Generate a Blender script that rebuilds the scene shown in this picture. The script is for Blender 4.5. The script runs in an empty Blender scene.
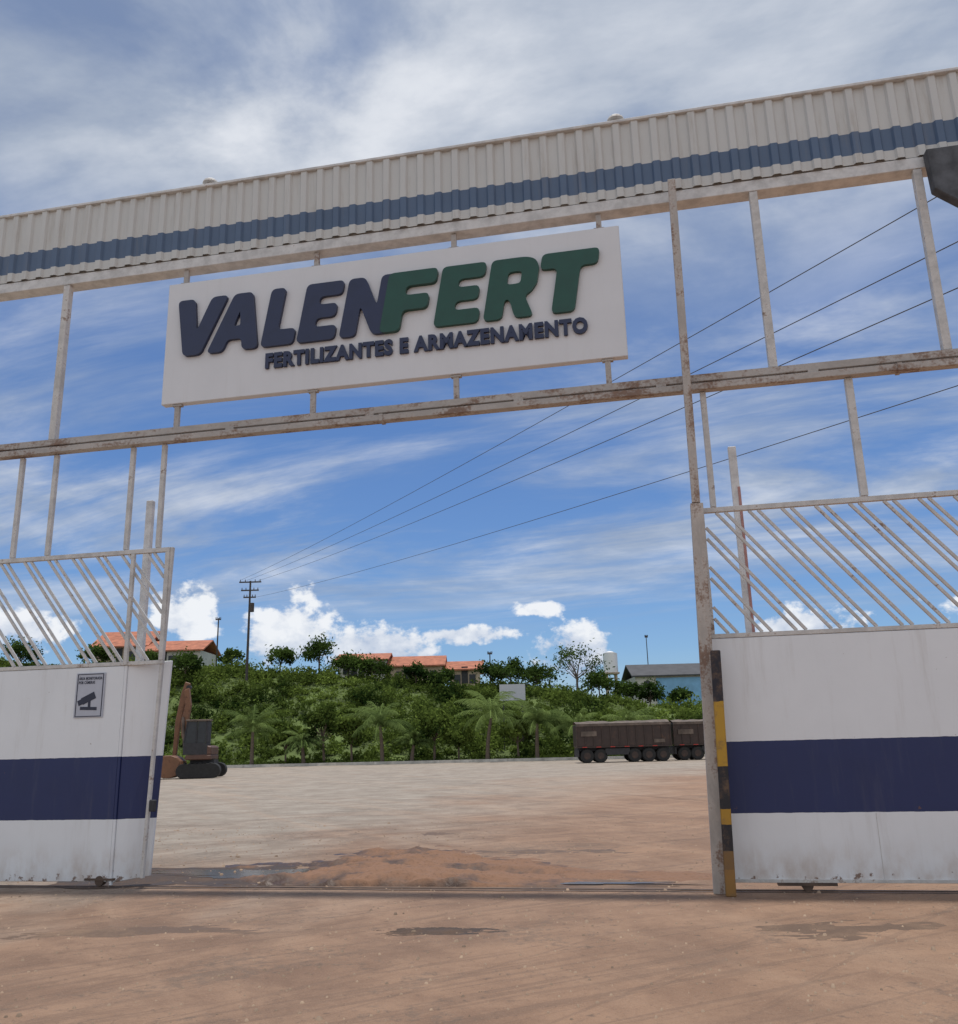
import bpy, math, random
import numpy as np
from mathutils import Vector, Matrix, noise as mnoise
random.seed(7); np.random.seed(7)
S=bpy.context.scene
COL=S.collection
GR=math.radians(-11.2)   # the gateway stands slightly oblique to the viewer

# ---------------------------------------------------------------- materials
def newmat(name):
    m=bpy.data.materials.new(name); m.use_nodes=True
    nt=m.node_tree; b=nt.nodes['Principled BSDF']
    return m,nt,b
def ramp(nt,fac,stops,interp='LINEAR'):
    r=nt.nodes.new('ShaderNodeValToRGB'); r.color_ramp.interpolation=interp
    el=r.color_ramp.elements
    while len(el)<len(stops): el.new(0.5)
    for e,(p,c) in zip(el,stops):
        e.position=p; e.color=(c[0],c[1],c[2],1) if hasattr(c,'__len__') else (c,c,c,1)
    if fac is not None: nt.links.new(fac,r.inputs[0])
    return r.outputs[0]
def noise(nt,vec,scale,detail=4,rough=.55,dist=0.,stretch=None):
    n=nt.nodes.new('ShaderNodeTexNoise'); n.inputs['Scale'].default_value=scale
    n.inputs['Detail'].default_value=detail; n.inputs['Roughness'].default_value=rough
    n.inputs['Distortion'].default_value=dist
    if stretch is not None:
        mp=nt.nodes.new('ShaderNodeMapping'); mp.inputs['Scale'].default_value=stretch
        nt.links.new(vec,mp.inputs[0]); vec=mp.outputs[0]
    nt.links.new(vec,n.inputs['Vector'])
    return n.outputs['Fac']
def mix(nt,fac,a,b,mode='MIX'):
    m=nt.nodes.new('ShaderNodeMix'); m.data_type='RGBA'; m.blend_type=mode
    def put(sock,v):
        if isinstance(v,bpy.types.NodeSocket): nt.links.new(v,sock)
        elif isinstance(v,(int,float)): sock.default_value=v
        else: sock.default_value=(v[0],v[1],v[2],1)
    put(m.inputs['Factor'],fac); put(m.inputs['A'],a); put(m.inputs['B'],b)
    return m.outputs['Result']
def mth(nt,op,a,b=None,c=None,clamp=False):
    m=nt.nodes.new('ShaderNodeMath'); m.operation=op; m.use_clamp=clamp
    for i,v in enumerate((a,b,c)):
        if v is None: continue
        if isinstance(v,bpy.types.NodeSocket): nt.links.new(v,m.inputs[i])
        else: m.inputs[i].default_value=v
    return m.outputs[0]
def smooth(nt,v,lo,hi):
    m=nt.nodes.new('ShaderNodeMapRange'); m.interpolation_type='SMOOTHSTEP'
    nt.links.new(v,m.inputs['Value']); m.inputs['From Min'].default_value=lo; m.inputs['From Max'].default_value=hi
    return m.outputs['Result']
def objco(nt):
    return nt.nodes.new('ShaderNodeTexCoord').outputs['Object']
def sepz(nt,v):
    s=nt.nodes.new('ShaderNodeSeparateXYZ'); nt.links.new(v,s.inputs[0]); return s.outputs
def bump(nt,b,h,strength=.3,dist=.02):
    n=nt.nodes.new('ShaderNodeBump'); n.inputs['Strength'].default_value=strength; n.inputs['Distance'].default_value=dist
    nt.links.new(h,n.inputs['Height']); nt.links.new(n.outputs[0],b.inputs['Normal'])

def plain(name,col,rough=.6,metal=0,var=.25,scale=6):
    m,nt,b=newmat(name); co=objco(nt)
    n=noise(nt,co,scale,5)
    d=[c*(1-var) for c in col]; l=[min(1,c*(1+var)) for c in col]
    nt.links.new(ramp(nt,n,[(.3,d),(.7,l)]),b.inputs['Base Color'])
    b.inputs['Roughness'].default_value=rough; b.inputs['Metallic'].default_value=metal
    return m
def rusty(name,paint,amount,rustc=(.20,.105,.055),scale=5,rough=.55,soft=.12,strength=.9,stretch=None):
    m,nt,b=newmat(name); co=objco(nt)
    n1=noise(nt,co,scale,6,.7,0,stretch); n2=noise(nt,co,scale*7,4,.6); n3=noise(nt,co,1.1,3)
    s=mth(nt,'ADD',mth(nt,'MULTIPLY',n1,.7),mth(nt,'MULTIPLY',n2,.3))
    s=mth(nt,'ADD',s,mth(nt,'MULTIPLY',mth(nt,'SUBTRACT',n3,.5),.3))
    f=mth(nt,'MULTIPLY',smooth(nt,s,.60-amount,.60+soft-amount),strength)
    p=mix(nt,smooth(nt,n1,.3,.65),[c*.70 for c in paint],paint)
    r=mix(nt,n2,[c*.5 for c in rustc],[c*1.5 for c in rustc])
    nt.links.new(mix(nt,f,p,r),b.inputs['Base Color'])
    nt.links.new(ramp(nt,f,[(0,rough),(1,.9)]),b.inputs['Roughness'])
    bump(nt,b,n2,.25,.004)
    return m
M={}
M['white_rust']=rusty('white_paint_rusting',(.60,.585,.56),.055,rustc=(.19,.115,.075))
M['beam_rust']=rusty('beam_paint_rusting',(.47,.435,.40),.13,rustc=(.16,.088,.055),scale=4,soft=.14,strength=.85,stretch=(.45,1,1))
M['post_rust']=rusty('post_paint_rusting',(.52,.475,.43),.13,rustc=(.18,.098,.06),scale=6,soft=.14,strength=.85,stretch=(1,1,.35))
M['white']=rusty('white_paint_clean',(.64,.64,.63),-.01)
M['pole_white']=rusty('pole_white_paint',(.74,.74,.73),-.03)
M['track']=plain('rail_iron_muddy',(.085,.055,.04),.7,var=.5,scale=5)
M['tank']=plain('tank_white',(.80,.80,.80),.5,var=.05)
M['dark']=plain('dark_steel',(.03,.03,.034),.7)
M['gusset']=plain('gusset_weathered_grey',(.075,.08,.09),.7,var=.45,scale=5)
M['rubber']=plain('rubber',(.02,.02,.02),.85)
M['letter_navy']=plain('navy_letters',(.012,.020,.065),.35,var=.1)
M['letter_green']=plain('green_letters',(.004,.060,.040),.35,var=.1)

def panel_mat(name,zb,stripes,white=(.70,.70,.70),blue=(.012,.022,.12),streak=.5,dirtz=.5,speck=.66):
    m,nt,b=newmat(name); co=objco(nt); z=sepz(nt,co)['Z']
    wob=mth(nt,'MULTIPLY',mth(nt,'SUBTRACT',noise(nt,co,9,3),.5),.012)
    zz=mth(nt,'ADD',z,wob)
    lo=mth(nt,'GREATER_THAN',zz,stripes[0]); hi=mth(nt,'LESS_THAN',zz,stripes[1])
    f=mth(nt,'MULTIPLY',lo,hi)
    n1=noise(nt,co,1.3,5,.6); n2=noise(nt,co,5,5,.7,0,(1.2,1.2,.12))
    wc=mix(nt,n1,[c*.86 for c in white],white)
    wc=mix(nt,mth(nt,'MULTIPLY',smooth(nt,n2,.5,.85),streak),wc,(.34,.30,.25))
    bc=mix(nt,n1,[c*.8 for c in blue],[min(1,c*1.25) for c in blue])
    bc=mix(nt,mth(nt,'MULTIPLY',smooth(nt,n2,.5,.9),streak*.6),bc,(.22,.20,.18))
    c=mix(nt,f,wc,bc)
    g=mth(nt,'SUBTRACT',1,smooth(nt,z,zb,zb+dirtz))
    n3=noise(nt,co,4,6,.65,0,(1,1,.5))
    d=mth(nt,'MULTIPLY',g,smooth(nt,n3,.35,.75))
    c=mix(nt,mth(nt,'MULTIPLY',d,.6),c,(.36,.24,.15))
    n4=noise(nt,co,9,5,.7)
    g2=mth(nt,'SUBTRACT',1,smooth(nt,z,zb,zb+.14))
    c=mix(nt,mth(nt,'MULTIPLY',smooth(nt,mth(nt,'ADD',n4,mth(nt,'MULTIPLY',g2,.16)),speck,speck+.05),.85),c,(.15,.075,.04))
    nt.links.new(c,b.inputs['Base Color']); b.inputs['Roughness'].default_value=.5
    bump(nt,b,n1,.15,.03)
    return m
M['gate_panel']=panel_mat('gate_sheet_painted',.1,(.79,1.55),white=(.76,.78,.80),blue=(.010,.020,.09),streak=.32,speck=.69)
M['fascia']=panel_mat('corrugated_sheet_painted',8.0,(8.74,9.06),white=(.57,.575,.555),blue=(.075,.12,.20),streak=.8,dirtz=.1,speck=.75)
M['signboard']=panel_mat('sign_board_white',5.0,(0,.01),white=(.69,.70,.72),streak=.16,dirtz=.1,speck=.8)

def post_stripes():
    m,nt,b=newmat('hazard_stripes'); co=objco(nt); z=sepz(nt,co)['Z']
    zz=mth(nt,'ADD',z,mth(nt,'MULTIPLY',mth(nt,'SUBTRACT',noise(nt,co,12,3),.5),.03))
    st=ramp(nt,mth(nt,'DIVIDE',zz,2.6),[(0,(.25,.13,.03)),(.10,(.18,.10,.03)),(.17,(.012,.012,.016)),(.27,(.36,.20,.02)),(.33,(.012,.012,.016)),(.50,(.42,.24,.02)),(.70,(.42,.24,.02)),(.76,(.012,.012,.02))],'CONSTANT')
    n=noise(nt,co,8,6,.7)
    nt.links.new(mix(nt,mth(nt,'MULTIPLY',smooth(nt,n,.46,.70),.75),st,(.15,.09,.05)),b.inputs['Base Color'])
    b.inputs['Roughness'].default_value=.6
    return m
M['hazard']=post_stripes()

def ground_mat():
    m,nt,b=newmat('dusty_yard_ground')
    g=nt.nodes.new('ShaderNodeNewGeometry').outputs['Position']; xyz=sepz(nt,g)
    big=noise(nt,g,.2,4,.6,.6); mid=noise(nt,g,1.0,9,.72,.3); fine=noise(nt,g,11,5,.75); gr=noise(nt,g,60,3,.7)
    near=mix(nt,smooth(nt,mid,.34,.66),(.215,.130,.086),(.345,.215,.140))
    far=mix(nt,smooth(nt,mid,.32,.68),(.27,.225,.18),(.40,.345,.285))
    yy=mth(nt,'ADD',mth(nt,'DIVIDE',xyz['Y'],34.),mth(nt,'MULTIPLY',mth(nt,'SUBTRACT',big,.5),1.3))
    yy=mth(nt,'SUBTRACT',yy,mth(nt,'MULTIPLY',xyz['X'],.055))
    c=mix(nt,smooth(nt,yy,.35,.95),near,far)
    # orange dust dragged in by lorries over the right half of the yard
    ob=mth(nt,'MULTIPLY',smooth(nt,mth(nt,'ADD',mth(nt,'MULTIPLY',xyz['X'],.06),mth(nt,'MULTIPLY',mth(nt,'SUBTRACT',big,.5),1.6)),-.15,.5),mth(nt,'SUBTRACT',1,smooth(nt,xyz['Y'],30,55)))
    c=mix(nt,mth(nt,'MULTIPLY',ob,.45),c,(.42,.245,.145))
    for rot,st_,lo,hi_,amt,col in ((1.25,(1.8,.10,1),.54,.66,.34,(.17,.11,.078)),(1.05,(6.,.14,1),.56,.62,.34,(.15,.098,.07)),(.75,(5.,.16,1),.58,.63,.30,(.16,.105,.075)),(-.5,(.9,.07,1),.50,.70,.26,(.46,.31,.21))):
        mp2=nt.nodes.new('ShaderNodeMapping'); mp2.inputs['Rotation'].default_value=(0,0,rot); nt.links.new(g,mp2.inputs[0])
        t2=noise(nt,mp2.outputs[0],1.,5,.65,.9,st_)
        c=mix(nt,mth(nt,'MULTIPLY',smooth(nt,t2,lo,hi_),amt),c,col)
    st=noise(nt,g,.5,8,.74,.6,(.8,1.1,1))
    worn=mth(nt,'MULTIPLY',smooth(nt,mth(nt,'ADD',mth(nt,'MULTIPLY',st,.65),mth(nt,'MULTIPLY',fine,.35)),.53,.585),.42)
    c=mix(nt,worn,c,(.145,.112,.088))
    c=mix(nt,mth(nt,'MULTIPLY',smooth(nt,gr,.56,.74),.50),c,(.46,.34,.25))
    c=mix(nt,mth(nt,'MULTIPLY',smooth(nt,fine,.56,.72),.55),c,(.11,.072,.05))
    nt.links.new(c,b.inputs['Base Color']); b.inputs['Roughness'].default_value=.9
    h=mth(nt,'ADD',mth(nt,'MULTIPLY',gr,.4),mth(nt,'ADD',fine,mth(nt,'MULTIPLY',mid,1.6)))
    bump(nt,b,h,.9,.04)
    return m
M['ground']=ground_mat()
def mud_mat(name,a,c2,rough=.6,wet=.5,lo=.38,hi=.62,slope=0.):
    m,nt,b=newmat(name); g=nt.nodes.new('ShaderNodeNewGeometry').outputs['Position']
    xyz=sepz(nt,g); z=xyz['Z']
    n=noise(nt,g,1.6,7,.66,.3); f=noise(nt,g,22,5,.7)
    n=mth(nt,'ADD',n,mth(nt,'MULTIPLY',mth(nt,'SUBTRACT',z,.05),1.2))   # low ground stays wet and dark
    if slope: n=mth(nt,'ADD',n,mth(nt,'MULTIPLY',mth(nt,'ADD',xyz['X'],2.2),slope))
    c=mix(nt,smooth(nt,n,lo,hi),a,c2)
    c=mix(nt,mth(nt,'MULTIPLY',smooth(nt,f,.5,.75),.5),c,(a[0]*.6,a[1]*.6,a[2]*.6))
    nt.links.new(c,b.inputs['Base Color'])
    nt.links.new(ramp(nt,n,[(.35,rough*wet),(.6,.9)]),b.inputs['Roughness'])
    bump(nt,b,mth(nt,'ADD',n,mth(nt,'MULTIPLY',f,.4)),.8,.04)
    return m
M['mud']=mud_mat('churned_mud',(.070,.038,.024),(.23,.125,.075),lo=.40,hi=.64,slope=.045)
M['damp']=mud_mat('damp_soil',(.13,.080,.052),(.22,.14,.09),.8,.8)
M['darkmud']=mud_mat('dark_wet_soil',(.050,.030,.020),(.10,.060,.038),.8,.7)
m,nt,b=newmat('puddle_water'); b.inputs['Base Color'].default_value=(.075,.045,.024,1); b.inputs['Roughness'].default_value=.15
b.inputs['Specular IOR Level'].default_value=.2
bump(nt,b,noise(nt,objco(nt),6,2),.1,.01); M['water']=m
M['pebble']=plain('pebbles',(.28,.20,.14),.9,var=.5,scale=3)

def leaf_mat(name,dark,light):
    m,nt,b=newmat(name)
    at=nt.nodes.new('ShaderNodeAttribute'); at.attribute_name='shade'
    g=nt.nodes.new('ShaderNodeNewGeometry').outputs['Position']
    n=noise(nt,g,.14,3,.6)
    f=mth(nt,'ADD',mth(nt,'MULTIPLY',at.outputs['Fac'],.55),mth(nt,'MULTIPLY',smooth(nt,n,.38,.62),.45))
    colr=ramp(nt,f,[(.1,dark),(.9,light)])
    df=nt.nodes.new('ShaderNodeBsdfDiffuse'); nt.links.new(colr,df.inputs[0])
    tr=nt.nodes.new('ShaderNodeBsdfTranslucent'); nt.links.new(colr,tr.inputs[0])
    ms=nt.nodes.new('ShaderNodeMixShader'); ms.inputs[0].default_value=.3
    out=nt.nodes['Material Output']
    nt.links.new(df.outputs[0],ms.inputs[1]); nt.links.new(tr.outputs[0],ms.inputs[2]); nt.links.new(ms.outputs[0],out.inputs[0])
    nt.nodes.remove(b)
    return m
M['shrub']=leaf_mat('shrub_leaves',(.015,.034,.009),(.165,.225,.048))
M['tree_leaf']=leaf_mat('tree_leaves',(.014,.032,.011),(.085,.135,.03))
M['palm_leaf']=leaf_mat('palm_leaves',(.035,.062,.020),(.20,.27,.085))
M['bark']=plain('bark',(.13,.10,.075),.9)
M['hill']=plain('hill_grass',(.085,.12,.03),.95,var=.5,scale=.4)
M['terracotta']=plain('terracotta_tiles',(.38,.14,.08),.85,var=.3,scale=1.5)
M['plaster']=plain('plaster_white',(.55,.53,.48),.8,var=.15,scale=1)
M['plaster_beige']=plain('plaster_beige',(.46,.36,.27),.8,var=.15,scale=1)
M['blue_wall']=plain('blue_wall',(.20,.40,.62),.7,var=.15,scale=1)
M['glass']=plain('window_glass',(.02,.025,.03),.35,var=.2)
M['grey_roof']=plain('grey_roof_sheet',(.06,.06,.065),.7,var=.25,scale=1)
M['kerb']=plain('whitewashed_kerb',(.5,.48,.43),.85,var=.3,scale=1.5)
M['wood']=plain('pole_concrete',(.07,.062,.058),.9)
M['trailer']=rusty('trailer_side_brown',(.045,.026,.020),.05,rustc=(.11,.062,.042),scale=2)
M['tarp']=plain('tarpaulin',(.13,.10,.08),.8,var=.45,scale=2)
M['redtape']=plain('red_reflector',(.45,.03,.02),.4)
M['exc']=rusty('excavator_paint',(.12,.058,.038),.08,rustc=(.07,.038,.025),scale=2)
M['boom']=rusty('excavator_boom_paint',(.21,.095,.045),.10,rustc=(.09,.045,.028),scale=2)
M['wire']=plain('cable_black',(.05,.05,.055),.6)
M['redpaint']=rusty('faded_red_paint',(.50,.26,.23),.02)
M['signblue']=plain('notice_dark_ink',(.02,.025,.05),.5,var=.1)
M['notice']=plain('notice_grey',(.42,.44,.50),.4,var=.06)
M['poster']=plain('board_pale_grey',(.50,.52,.55),.4,var=.06)

# ---------------------------------------------------------------- mesh builder
class MB:
    def __init__(s): s.v=[]; s.f=[]
    def add(s,vs,fs):
        o=len(s.v); s.v+= [tuple(p) for p in vs]; s.f+=[tuple(i+o for i in f) for f in fs]
    def box(s,x0,x1,y0,y1,z0,z1):
        s.add([(x0,y0,z0),(x1,y0,z0),(x1,y1,z0),(x0,y1,z0),(x0,y0,z1),(x1,y0,z1),(x1,y1,z1),(x0,y1,z1)],
              [(0,3,2,1),(4,5,6,7),(0,1,5,4),(1,2,6,5),(2,3,7,6),(3,0,4,7)])
    def beam(s,p,q,w,h,up=(0,1,0)):
        p=Vector(p);q=Vector(q);d=(q-p).normalized();u=Vector(up)
        a=d.cross(u)
        if a.length<1e-4: a=d.cross(Vector((1,0,0)))
        a.normalize(); c=a.cross(d).normalized(); a*=w/2; c*=h/2
        vs=[p-a-c,p+a-c,p+a+c,p-a+c,q-a-c,q+a-c,q+a+c,q-a+c]
        s.add(vs,[(0,1,2,3),(7,6,5,4),(0,4,5,1),(1,5,6,2),(2,6,7,3),(3,7,4,0)])
    def cyl(s,p,q,r0,r1=None,n=10,caps=True):
        r1=r0 if r1 is None else r1
        p=Vector(p);q=Vector(q);d=(q-p).normalized();a=d.orthogonal().normalized();c=d.cross(a)
        vs=[];fs=[]
        for P,r in((p,r0),(q,r1)):
            for i in range(n):
                t=2*math.pi*i/n; vs.append(P+a*math.cos(t)*r+c*math.sin(t)*r)
        for i in range(n): j=(i+1)%n; fs.append((i,j,n+j,n+i))
        if caps: fs.append(tuple(range(n-1,-1,-1))); fs.append(tuple(range(n,2*n)))
        s.add(vs,fs)
    def prism(s,pts,y0,y1):   # pts in (x,z), extruded along y
        n=len(pts); vs=[(x,y0,z) for x,z in pts]+[(x,y1,z) for x,z in pts]
        s.add(vs,[tuple(range(n)),tuple(range(2*n-1,n-1,-1))]+[(i,n+i,n+(i+1)%n,(i+1)%n) for i in range(n)])
def mesh_obj(name,mb,mat,base=(0,0,0),parent=None,bevel=0,smoothf=False,label=None):
    me=bpy.data.meshes.new(name)
    me.from_pydata([(x-base[0],y-base[1],z-base[2]) for x,y,z in mb.v],[],mb.f); me.update()
    me.materials.append(mat)
    if smoothf:
        for p in me.polygons: p.use_smooth=True
    o=bpy.data.objects.new(name,me); COL.objects.link(o)
    if parent: o.parent=parent
    if bevel:
        md=o.modifiers.new('bevel','BEVEL'); md.width=bevel; md.segments=1; md.limit_method='ANGLE'
    if label: o['label']=label
    return o
def place(o,base,rot=0.,gate=False):
    if gate:
        c,s_=math.cos(GR),math.sin(GR)
        o.location=(base[0]*c-base[1]*s_,base[0]*s_+base[1]*c,base[2]); o.rotation_euler=(0,0,GR+rot)
    else: o.location=base; o.rotation_euler=(0,0,rot)
def thing(name,base,label,cat,gate=False,group=None,rot=0.):
    e=bpy.data.objects.new(name,None); e.empty_display_size=.3; COL.objects.link(e)
    place(e,base,rot,gate); e['label']=label; e['category']=cat
    if group: e['group']=group
    return e
def solo(name,mb,mat,base,label,cat,gate=False,group=None,bevel=0,kind=None,smoothf=False):
    o=mesh_obj(name,mb,mat,base,None,bevel,smoothf); place(o,base,0,gate)
    if kind: o['kind']=kind
    if label: o['label']=label
    if cat: o['category']=cat
    if group: o['group']=group
    return o
def np_mesh(name,verts,faces4,mat,shade=None):
    me=bpy.data.meshes.new(name); n=len(verts); k=len(faces4)
    me.vertices.add(n); me.vertices.foreach_set('co',np.asarray(verts,dtype=np.float32).ravel())
    me.loops.add(k*4); me.loops.foreach_set('vertex_index',np.asarray(faces4,dtype=np.int32).ravel())
    me.polygons.add(k); me.polygons.foreach_set('loop_start',np.arange(0,k*4,4,dtype=np.int32))
    me.update(calc_edges=True)
    if shade is not None:
        a=me.attributes.new('shade','FLOAT','FACE'); a.data.foreach_set('value',np.asarray(shade,dtype=np.float32))
    me.materials.append(mat); return me
def leaf_quads(centers,size,shade,flat=.0):
    n=len(centers); d=np.random.normal(size=(n,3)); d[:,2]=np.abs(d[:,2])+flat
    d/=np.linalg.norm(d,axis=1)[:,None]
    r=np.random.normal(size=(n,3)); a=np.cross(d,r); a/=np.linalg.norm(a,axis=1)[:,None]; c=np.cross(d,a)
    sz=(size*np.random.uniform(.6,1.4,n))[:,None]
    a=a*sz; c=c*sz*.55
    v=np.stack([centers-a,centers-c,centers+a,centers+c],axis=1).reshape(-1,3)
    return v,np.arange(n*4).reshape(-1,4),shade

# ---------------------------------------------------------------- camera
cam=bpy.data.cameras.new('camera'); co=bpy.data.objects.new('camera',cam); COL.objects.link(co)
th=math.radians(14.6); r=.0255
R0=Vector((1,0,0)); U0=Vector((0,-math.sin(th),math.cos(th))); F0=Vector((0,math.cos(th),math.sin(th)))
Rr=R0*math.cos(r)-U0*math.sin(r); Uu=R0*math.sin(r)+U0*math.cos(r)
mt=Matrix((Rr,Uu,-F0)).transposed().to_4x4(); mt.translation=(0,0,1.6)
co.matrix_world=mt
cam.sensor_fit='VERTICAL'; cam.sensor_height=24; cam.lens=888*24/1024
cam.clip_start=.05; cam.clip_end=5000
S.camera=co

# ---------------------------------------------------------------- ground
def flat_sheet(name,x0,x1,y0,y1,z,mat,kind='structure'):
    mb=MB(); mb.add([(x0,y0,z),(x1,y0,z),(x1,y1,z),(x0,y1,z)],[(0,1,2,3)])
    o=mesh_obj(name,mb,mat); o['kind']=kind; return o
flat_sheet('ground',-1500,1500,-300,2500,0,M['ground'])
def blob_sheet(name,cx,cy,rx,ry,z,mat,seed,rot=0,n=64,rough=.35,kind='structure'):
    mb=MB(); vs=[(cx,cy,z)]
    for i in range(n):
        t=2*math.pi*i/n
        k=1+rough*mnoise.noise(Vector((math.cos(t)*1.6,math.sin(t)*1.6,seed)))*1.6+rough*.8*mnoise.noise(Vector((math.cos(t)*6,math.sin(t)*6,seed+9)))
        x=math.cos(t)*rx*k; y=math.sin(t)*ry*k
        vs.append((cx+x*math.cos(rot)-y*math.sin(rot),cy+x*math.sin(rot)+y*math.cos(rot),z))
    mb.add(vs,[(0,i+1,(i+1)%n+1) for i in range(n)])
    o=mesh_obj(name,mb,mat); o['kind']=kind; return o
def relief(name,x0,x1,y0,y1,nx,ny,fn,mat):
    mb=MB(); cc,ss=math.cos(GR),math.sin(GR)
    for j in range(ny+1):
        for i in range(nx+1):
            s=x0+(x1-x0)*i/nx; d=y0+(y1-y0)*j/ny
            z=fn(s,d)
            if i in(0,nx) or j in(0,ny): z=-.06
            mb.v.append((s*cc-d*ss,s*ss+d*cc,z))
    for j in range(ny):
        for i in range(nx):
            a=j*(nx+1)+i; mb.f.append((a,a+1,a+nx+2,a+nx+1))
    o=mesh_obj(name,mb,mat,smoothf=True); o['kind']='structure'
N3=lambda x,y,z: mnoise.noise(Vector((x,y,z)))
def mudz(s,d):
    peak=max(0,1-abs(s+3.8)/2.8)
    u=(s+2.9)/4.9; w=(d-11.65)/(.75+2.5*peak)
    q=1-math.sqrt(u*u+w*w)
    q+=.34*N3(s*.9,d*1.1,3.)+.18*N3(s*3.2,d*4.2,5.)+.08*N3(s*9,d*11,6.)
    k=max(0,min(1,q*2.2)); lump=.35+.65*max(0,min(1,(-s-.8)/2.5))
    z=-.008+.13*max(-.3,min(.7,q))*(.55+.9*peak)+.055*lump*k*(N3(s*1.4,d*4,1.)+.7*N3(s*5,d*9,2.)+.5*N3(s*14,d*18,4.))
    z-=.06*lump*k*max(0,math.sin(s*.9+d*4.6+1.8*N3(s*.5,d*.6,8.)))**3
    pu=((s+5.75)/1.25)**2+((d-11.65)/.50)**2
    if pu<1.6: z-=.08*max(0,1.6-pu)
    return z
relief('mud_ground',-8.4,2.6,10.72,16.2,270,150,mudz,M['mud'])
blob_sheet('damp_ground',-1.0,11.35,3.6,.42,.004,M['damp'],1.2,GR)
c_,s_=math.cos(GR),math.sin(GR)
def G(s,d): return (s*c_-d*s_,s*s_+d*c_)
px_,py_=G(-5.7,11.6)
blob_sheet('wet_ground',px_,py_,2.1,.80,.006,M['darkmud'],2.4,GR,rough=.5)
blob_sheet('puddle',px_,py_,1.45,.42,.009,M['water'],4.4,GR,rough=.6)
px_,py_=G(-3.6,11.0)
blob_sheet('wet_ground',px_,py_,2.6,.13,.0065,M['darkmud'],8.4,GR,rough=.7)
px_,py_=G(-1.2,11.02)
blob_sheet('puddle',px_,py_,1.2,.06,.014,M['water'],6.4,GR,rough=.8)
def softpatch(name,cx,cy,rx,ry,mat,seed,h=.010,bias=0.):
    mb=MB(); nx,ny=110,60
    for j in range(ny+1):
        for i in range(nx+1):
            s=-1.5+3*i/nx; d=-1.8+3.6*j/ny
            q=bias+1-math.sqrt(s*s+d*d)+.75*N3(s*2.1,d*1.6,seed)+.45*N3(s*7,d*5,seed+3)+.25*N3(s*19,d*14,seed+5)
            z=-.004+h*max(-1,min(1,q))
            if not(0<i<nx and 0<j<ny): z=-.02
            mb.v.append((cx+s*rx,cy+d*ry,z))
    for j in range(ny):
        for i in range(nx): a=j*(nx+1)+i; mb.f.append((a,a+1,a+nx+2,a+nx+1))
    o=mesh_obj(name,mb,mat,smoothf=True); o['kind']='structure'
softpatch('pothole_ground',-.48,8.52,.60,.14,M['darkmud'],3.3,.012,.25)
softpatch('pothole_ground',-.62,8.62,.30,.08,M['darkmud'],13.3,.012,.3)
softpatch('rut_ground',-.9,17.4,.5,.35,M['damp'],5.3)
softpatch('damp_ground',.9,14.2,1.6,.6,M['damp'],7.3,.008)
softpatch('damp_ground',-3.2,8.9,1.5,.35,M['damp'],17.3,.008)
softpatch('damp_ground',3.2,8.2,1.4,.40,M['damp'],27.3,.008)
V=[];F=[]
rd=random.Random(5)
for k in range(3600):
    y=rd.uniform(3.2,20); x=rd.uniform(-.62,.62)*y*1.05; rr=rd.uniform(.004,.015)*(1+.02*y)
    if rd.random()<.06: rr*=1.8
    o_=len(V)
    pts=[(rr*rd.uniform(.6,1.3)*math.cos(a+.3),rr*rd.uniform(.6,1.3)*math.sin(a+.3)) for a in (0,1.57,3.14,4.71)]
    V+=[(x+p[0],y+p[1],-.002) for p in pts]+[(x+p[0]*.5,y+p[1]*.5,rr*.75) for p in pts]
    F+=[(o_+i,o_+(i+1)%4,o_+4+(i+1)%4,o_+4+i) for i in range(4)]+[(o_+4,o_+5,o_+6,o_+7)]
o=bpy.data.objects.new('gravel',np_mesh('gravel',V,F,M['pebble'])); COL.objects.link(o)
o['kind']='stuff'; o['label']='loose pebbles and dirt crumbs on the yard'; o['category']='gravel'

# ---------------------------------------------------------------- gateway frame (gate-local coordinates: s along, d deep, z up)
fr=thing('gateway_frame',(-2,10.6,0),'rusty white steel gateway frame spanning the yard entrance','gateway',gate=True)
B=(-2,10.6,0)
mb=MB(); mb.box(-14,7.5,10.58,10.70,5.865,5.96); mesh_obj('upper_crossbeam',mb,M['beam_rust'],B,fr,.006)
mb=MB(); mb.box(-14,7.5,10.54,10.68,5.745,5.83); mesh_obj('lower_crossbeam',mb,M['beam_rust'],B,fr,.006)
def fpost(s,d,z0,z1,w,mat='white_rust',lean=0.,dep=None,name='post'):
    mb=MB(); mb.beam((s,d,z0),(s+lean,d,z1),w,dep or w); mesh_obj(name,mb,M[mat],B,fr,.005)
for s in (-8.33,1.62,3.60,-11.2,5.6): fpost(s,10.66,5.97,8.42,.10)
fpost(.545,10.40,4.27,8.60,.095,'post_rust',.05)
fpost(.44,10.42,0,4.262,.145,'post_rust',.11,.13,'gate_pillar')
for s in (-8.79,-8.24,-7.03,-6.55): fpost(s,10.66,4.27,5.74,.062)
fpost(2.46,10.66,4.27,5.74,.085); fpost(.755,10.66,4.27,5.74,.07)
for s in (4.1,5.8): fpost(s,10.66,4.27,5.74,.08)
for s in (-5.6,-3.6,-1.6,.2,2.0):
    mb=MB(); mb.box(s,s+.12,10.56,10.60,5.831,5.863); mesh_obj('weld_plate',mb,M['beam_rust'],B,fr)
for s in (-3.4,3.0):
    mb=MB(); mb.box(s,s+.05,10.53,10.70,5.74,5.835); mesh_obj('splice_plate',mb,M['beam_rust'],B,fr)

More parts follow.
